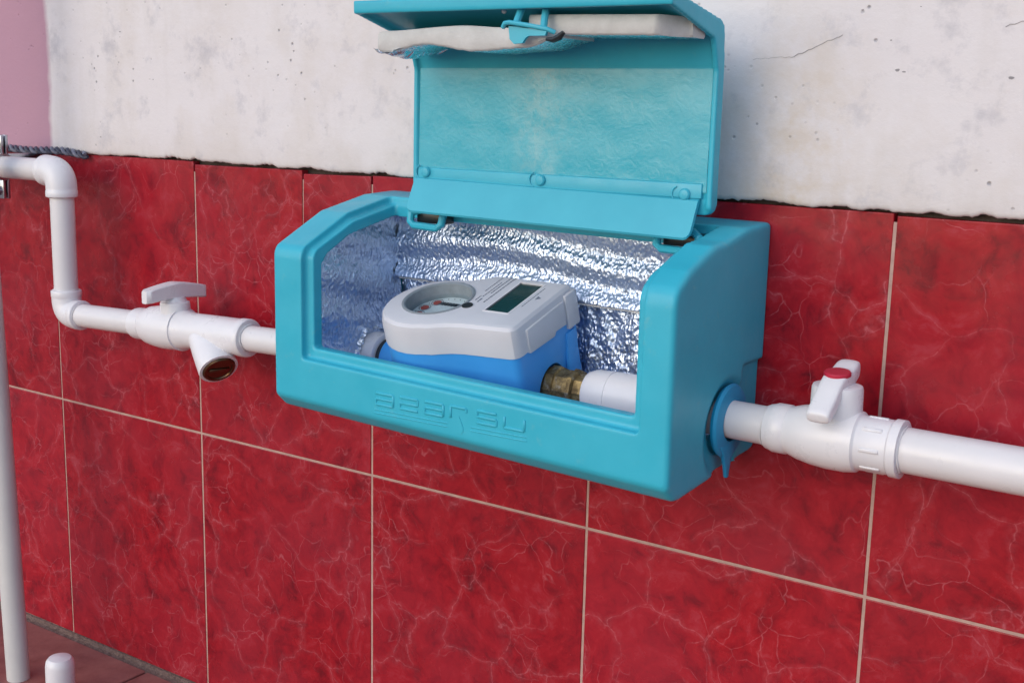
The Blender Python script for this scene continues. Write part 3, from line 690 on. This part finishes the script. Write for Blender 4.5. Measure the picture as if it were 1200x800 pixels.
# stepped clip on the right flank of the cover: lower apron and rear tab
bm = bmesh.new(); prism_f(bm, [(-.0230, .0355), (.0060, .0335), (.0080, .0360), (.0210, .0350), (.0210, .0520), (-.0230, .0520)], O, Uv, Wv, Xv, .5990, .6028); bevel(bm, .0008, 2); bmobj('flank_apron', bm, GREY, mt)
bm = bmesh.new(); prism_f(bm, [(.0232, .0300), (.0372, .0300), (.0372, .0540), (.0232, .0540)], O, Uv, Wv, Xv, .5980, .6030); bevel(bm, .001, 2); bmobj('rear_tab', bm, GREY, mt)
bm = bmesh.new(); prism_f(bm, [(.0150, -.020), (.0320, -.020), (.0320, .028), (.0210, .028)], O, Uv, Wv, Xv, .5990, .6018); bevel(bm, .0008, 2); bmobj('body_rib', bm, BLUE, mt)
bm = bmesh.new(); lathe(bm, [(0, .0145), (.002, .0160), (.034, .0160)], (.4605, -0.048, .111), (1, 0, 0)); bmobj('inlet_stub', bm, BLUE, mt)
bm = bmesh.new(); lathe(bm, [(0, .0142), (.0042, .0142)], (.4570, -0.048, .111), (1, 0, 0)); bmobj('gasket', bm, BLACK, mt)
bm = bmesh.new(); lathe(bm, [(0, .0120), (.008, .0120), (.0095, .0138), (.0150, .0138), (.0155, .0122), (.0255, .0122), (.0262, .0136), (.0290, .0136), (.0300, .0110), (.0420, .0108)], (.5900, -0.048, .112), (1, 0, 0), 8)
bmobj('brass_coupling', bm, BRASS, mt, True, 25)

# ------------------------------------------------------------------ pipework
AX0 = Vector((0.0822, -0.048, 0.1005)); AXE = Vector((0.46, -0.048, 0.1115)); dl = (AXE - AX0).normalized()
def onax(x): return AX0 + dl * ((x - AX0.x) / dl.x)
inlet = thing('inlet_pipe', 'white plastic pipe stepping down from the clamp through two elbows toward the box', 'water pipe', (0.0822, -0.048, 0.1005))
bm = bmesh.new(); sweep(bm, [(-1.2, -.048, .224), (-.3, -.048, .2255), (.070, -.048, .2265)], .0100, 32); bmobj('pipe_section', bm, WHITE, inlet)
bm = bmesh.new(); sweep(bm, [(.0825, -.048, .1130), (.0825, -.048, .2145)], .0103, 32); bmobj('pipe_section', bm, WHITE, inlet)
bm = bmesh.new(); sweep(bm, [onax(.098), onax(.185)], .0103, 32); bmobj('pipe_section', bm, WHITE, inlet)
bm = bmesh.new(); sweep(bm, [onax(.305), onax(.4440)], .0103, 32); bmobj('pipe_section', bm, WHITE, inlet)
def elbow(c, d1, d2, R=.0135, a=.0125, leg=.020):
    c, d1, d2 = Vector(c), Vector(d1).normalized(), Vector(d2).normalized(); pts = []; rr = []
    pts += [c + d1 * leg, c + d1 * (leg - .0006), c + d1 * (leg - .001), c + d1 * (leg - .0055), c + d1 * (leg - .0062)]; rr += [R - .0012, R - .0002, R, R, R - .0004]
    for k in range(11):
        t = k / 10; p = (c + d1 * a) * (1 - t) ** 2 + c * 2 * t * (1 - t) * 1.0 + (c + d2 * a) * t * t; pts.append(p); rr.append(R - .0004)
    pts += [c + d2 * (leg - .0062), c + d2 * (leg - .0055), c + d2 * (leg - .001), c + d2 * (leg - .0006), c + d2 * leg]; rr += [R - .0004, R, R, R - .0002, R - .0012]
    bm = bmesh.new(); sweep(bm, pts, rr, 36); return bmobj('elbow', bm, WHITE2, inlet, True, 40)
elbow((.0825, -.048, .2265), (-1, 0, 0), (0, 0, -1), .0136, .0145, .0225)
elbow((.0825, -.048, .1005), (0, 0, 1), dl, .0132, .0140, .0215)
bm = bmesh.new(); lathe(bm, [(0, .0135), (.004, .0168), (.0200, .0174), (.0255, .0172), (.0262, .0160), (.0262, .0120)], (.4300, -.048, .1115), (1, 0, 0)); bmobj('union_nut', bm, WHITE2, inlet)

def lever(parent, cx, cy, z0, z1, half, wd, tilt, mat, ang=0.0):
    """butterfly handle: arched bar with drooping wings, lying along y"""
    bm = bmesh.new(); rings = []
    n = 22
    for k in range(n + 1):
        s = -1 + 2 * k / n; y = s * half
        hgt = z1 - (z1 - z0) * abs(s) ** 1.5 + tilt * s; th = .0030 + .0035 * (1 - abs(s)) + .0022 * abs(s)
        wdd = wd * (1.0 - .12 * abs(s)) * (0.55 if abs(s) > .99 else 1)
        e = .0010
        P = [(-wdd, -th + e), (-wdd, th - e), (-wdd + e, th), (wdd - e, th), (wdd, th - e), (wdd, -th + e), (wdd - e, -th), (-wdd + e, -th)]
        ca, sa = cos(ang), sin(ang)
        rings.append([bm.verts.new((cx + p * ca - y * sa, cy + p * sa + y * ca, hgt + q)) for p, q in P])
    for p, q in zip(rings, rings[1:]):
        for k in range(8): bm.faces.new((p[k], q[k], q[(k + 1) % 8], p[(k + 1) % 8]))
    bm.faces.new(rings[0][::-1]); bm.faces.new(rings[-1]); return bmobj('handle', bm, mat, parent, True, 40)

# valve with strainer, left
sv = thing('strainer_valve', 'white plastic valve with tee handle and angled strainer branch closed by a bronze plug', 'valve', (0.2278, -0.048, 0.103))
def axl(name, prof, mat, parent, x0, seg=40, o=None): 
    bm = bmesh.new(); lathe(bm, prof, o or onax(x0), dl, seg); return bmobj(name, bm, mat, parent, True, 38)
axl('valve_body', [(0, .0108), (.0006, .0128), (.003, .0134), (.0130, .0134), (.0150, .0142), (.0200, .0160), (.028, .0172), (.036, .0180), (.046, .0182), (.056, .0174), (.064, .0158), (.070, .0148), (.076, .0146), (.086, .0147), (.1265, .0147), (.1285, .0153), (.1350, .0153), (.1362, .0145), (.1366, .0112)], WHITE2, sv, .1785, 48)
axl('seam_ring', [(0, .0150), (.0006, .0178), (.0014, .0179), (.002, .0150)], WHITE2, sv, .2365)
bdir = Vector((.76, -.28, -.62)).normalized(); bo = onax(.2610)
bm = bmesh.new(); lathe(bm, [(-.004, .0130), (.010, .0142), (.020, .0150), (.030, .0156), (.0385, .0160), (.0405, .0156), (.0408, .0135), (.0365, .0132)], bo, bdir, 44, False); bmobj('strainer_branch', bm, WHITE2, sv, True, 38)
bm = bmesh.new(); lathe(bm, [(.030, .0133), (.0412, .0133), (.0424, .0124), (.0424, .0105), (.0414, .0100), (.0414, .0000)], bo, bdir, 40, False); pg = bmobj('plug', bm, BRONZE, sv, True, 30)
_, pa, pb = frame(bdir); bm = bmesh.new(); prism_f(bm, [(-.0085, -.0016), (.0085, -.0016), (.0085, .0016), (-.0085, .0016)], bo + bdir * .0414, pa, pb, bdir, 0, .0012); bevel(bm, .0004, 1); bmobj('plug_bar', bm, BRONZE, pg)
bm = bmesh.new(); lathe(bm, [(.010, .0124), (.0235, .0122), (.0255, .0117), (.0262, .0100), (.0285, .0085), (.0300, .0080)], (.2278, -.048, .1015), (0, 0, 1), 40); bmobj('stem', bm, WHITE2, sv, True, 30)
lever(sv, .2278, -.048, .1335, .1370, .0310, .0062, -.0005, WHITE2)

# ball valve, right
bv = thing('ball_valve', 'white ball valve with red topped butterfly handle right of the teal box', 'valve', (0.79, -0.048, 0.110))
bm = bmesh.new(); lathe(bm, [(0, .0112), (.0005, .0132), (.0035, .0140), (.0050, .0146), (.0125, .0146), (.0133, .0140), (.0150, .0143), (.0200, .0160), (.0280, .0176), (.0380, .0185), (.0480, .0184), (.0545, .0174), (.0556, .0160), (.0560, .0157), (.0730, .0155), (.0738, .0148), (.0742, .0164), (.0790, .0164), (.0795, .0128)], (.7505, -.048, .1100), (1, 0, 0), 56); bmobj('valve_body', bm, WHITE2, bv, True, 38)
for k in range(8):
    a = 2 * pi * k / 8; 
    bm = bmesh.new(); box(bm, (.8095, -.0012, .0152), (.8205, .0012, .0162)); bevel(bm, .0004, 1)
    bmesh.ops.rotate(bm, verts=bm.verts, cent=(0, 0, 0), matrix=Matrix.Rotation(a, 3, 'X')); bmesh.ops.translate(bm, verts=bm.verts, vec=(0, -.048, .110)); bmobj('grip_rib', bm, WHITE2, bv)
bm = bmesh.new(); lathe(bm, [(.006, .0148), (.0295, .0144), (.0312, .0138), (.0318, .0120), (.0322, .0080)], (.7900, -.048, .1095), (0, 0, 1), 44); bmobj('bonnet', bm, WHITE2, bv, True, 30)
RX, RY = .7900, -.048
bm = bmesh.new(); rings = []
for (y, z, wd, th) in ((-.0300, .1270, .0062, .0022), (-.0290, .1275, .0070, .0040), (-.0200, .1325, .0072, .0046), (-.0120, .1385, .0070, .0052), (-.0065, .1425, .0072, .0056), (.0, .1435, .0074, .0056), (.0060, .1435, .0074, .0056), (.0130, .1465, .0070, .0060), (.0190, .1475, .0064, .0055), (.0205, .1470, .005, .0040)):
    e = .0016
    P = [(-wd, -th + e), (-wd, th - e), (-wd + e, th), (wd - e, th), (wd, th - e), (wd, -th + e), (wd - e, -th), (-wd + e, -th)]
    rings.append([bm.verts.new((RX + p, RY + y - q * .4 * (1 if y < -.008 else 0), z + q)) for p, q in P])
for p, q in zip(rings, rings[1:]):
    for k in range(8): bm.faces.new((p[k], q[k], q[(k + 1) % 8], p[(k + 1) % 8]))
bm.faces.new(rings[0][::-1]); bm.faces.new(rings[-1])
hb = bmobj('handle', bm, WHITE2, bv, True, 40); md = hb.modifiers.new('s', 'SUBSURF'); md.levels = 2; md.render_levels = 2
bm = bmesh.new(); lathe(bm, [(0, .0076), (.0016, .0076), (.0023, .0070), (.0025, 0)], (RX, RY - .002, .1468), (0, -.12, 1), 36, False); bmobj('red_cap', bm, REDP, bv)

outp = thing('outlet_pipe', 'white plastic pipe leaving the right side of the box and running out of frame', 'water pipe', (0.88, -0.048, 0.11))
bm = bmesh.new(); sweep(bm, [(.655, -.048, .1110), (.7560, -.048, .1100)], .0115, 36); bmobj('pipe_section', bm, WHITE, outp)
bm = bmesh.new(); sweep(bm, [(.8260, -.048, .1100), (1.05, -.048, .1085), (2.1, -.048, .104)], .0128, 36); bmobj('pipe_section', bm, WHITE, outp)
bm = bmesh.new(); lathe(bm, [(0, .0105), (.0010, .0132), (.0060, .0151), (.0185, .0156), (.0187, .0152), (.0195, .0152), (.0197, .0156), (.048, .0156), (.0485, .012)], (.6265, -.048, .1120), (1, 0, 0), 44); bmobj('adapter', bm, WHITE2, outp, True, 38)

# squeezed weld beads where pipes enter the sockets
def bead(parent, p, d, r):
    p = Vector(p); d, a, b = frame(d); bm = bmesh.new(); ph = p.x * 50
    sweep(bm, [p + d * (0.0004 * sin(3 * t + ph)) + (a * cos(t) + b * sin(t)) * (r + 0.0002 * nz(cos(t) * 2, sin(t) * 2, ph, 1)) for t in [2 * pi * k / 48 for k in range(49)]], [0.0006 + 0.0004 * nz(cos(2 * pi * k / 48) * 2, ph, sin(2 * pi * k / 48) * 2, 1.3) for k in range(49)], 8, False)
    bmobj('weld_bead', bm, WHITE, parent)
bead(inlet, (.0598, -.048, .2264), (1, 0, 0), .0106); bead(inlet, (.0825, -.048, .2038), (0, 0, 1), .0108); bead(inlet, (.0825, -.048, .1222), (0, 0, 1), .0108)
bead(inlet, onax(.1042), dl, .0108); bead(inlet, onax(.1783), dl, .0109); bead(inlet, onax(.3153), dl, .0109)
bead(outp, (.7500, -.048, .1100), (1, 0, 0), .0120); bead(outp, (.8302, -.048, .1099), (1, 0, 0), .0133)
# far left: downpipe, clamp, cable, capped stub
dp = thing('downpipe', 'tall thin white vertical pipe along the left edge of the photo', 'water pipe', (-.02, -.085, -.25))
bm = bmesh.new(); sweep(bm, [(.0385, -.088, -.262), (.0260, -.085, .02), (.0040, -.082, .50), (-.03, -.08, 1.3)], .0104, 32); bmobj('pipe_section', bm, OFFW, dp)
st = thing('capped_pipe_stub', 'short white capped pipe stub standing on the maroon paving', 'pipe stub', (.10, -.085, -.25))
bm = bmesh.new(); lathe(bm, [(0, .0112), (.028, .0112)], (.0985, -.085, -.250), (.03, 0, 1), 36); bmobj('pipe_section', bm, WHITE, st)
bm = bmesh.new(); lathe(bm, [(.012, .0120), (.0125, .0128), (.032, .0128), (.0365, .0122), (.0395, .0100), (.0408, .0055), (.0412, 0)], (.0985, -.085, -.250), (.03, 0, 1), 40, False); bmobj('end_cap', bm, WHITE2, st)
cl = thing('pipe_clamp', 'shiny zinc bolted clamp gripping the upper white pipe', 'pipe clamp', (-.008, -.048, .2264))
bm = bmesh.new(); lathe(bm, [(0, .0101), (0, .0122), (.0135, .0122), (.0135, .0101)], (-.0150, -.048, .2264), (1, 0, 0), 40, False); bmobj('band', bm, STEEL, cl)
for s in (1, -1):
    bm = bmesh.new(); box(bm, (-.0150, -.0500, .2264 + min(s * .0115, s * .0290)), (-.0015, -.0470, .2264 + max(s * .0115, s * .0290))); bevel(bm, .0008, 2); bmobj('lug', bm, STEEL, cl)
    bm = bmesh.new(); box(bm, (-.0150, -.0455, .2264 + min(s * .0115, s * .0290)), (-.0015, -.0425, .2264 + max(s * .0115, s * .0290))); bevel(bm, .0008, 2); bmobj('lug', bm, STEEL, cl)
    bm = bmesh.new(); lathe(bm, [(0, .0046), (.0034, .0046)], (-.0080, -.0500, .2264 + s * .0215), (0, -1, 0), 6); lathe(bm, [(-.010, .0021), (.008, .0021)], (-.0080, -.0500, .2264 + s * .0215), (0, -1, 0), 14); bmobj('bolt', bm, STEEL, cl)
bm = bmesh.new(); box(bm, (-.0150, -.0430, .2150), (-.0110, -.003, .2380)); bevel(bm, .0006, 1); bmobj('bracket', bm, STEEL, cl)
cb = thing('twisted_cable', 'dark twisted two core cable lying along the tile top edge at far left', 'cable', (0.0, -.004, .240))
for k, m in ((0, CABLE), (1, CABLE2)):
    bm = bmesh.new(); pts = []
    for i in range(240):
        x = -.25 + i * .00131; a = x * 2 * pi / .016 + k * pi
        pts.append((x, -.0068 + .0018 * cos(a), .2408 - .0022 * max(0, (x - .03)) / .04 + .0006 * sin(x * 60) + .0022 * sin(a)))
    sweep(bm, pts, .0017, 10); bmobj('strand', bm, m, cb)
for c in list(bpy.data.objects):
    if c.name.startswith('t.') or c.name == 't': bpy.data.objects.remove(c)
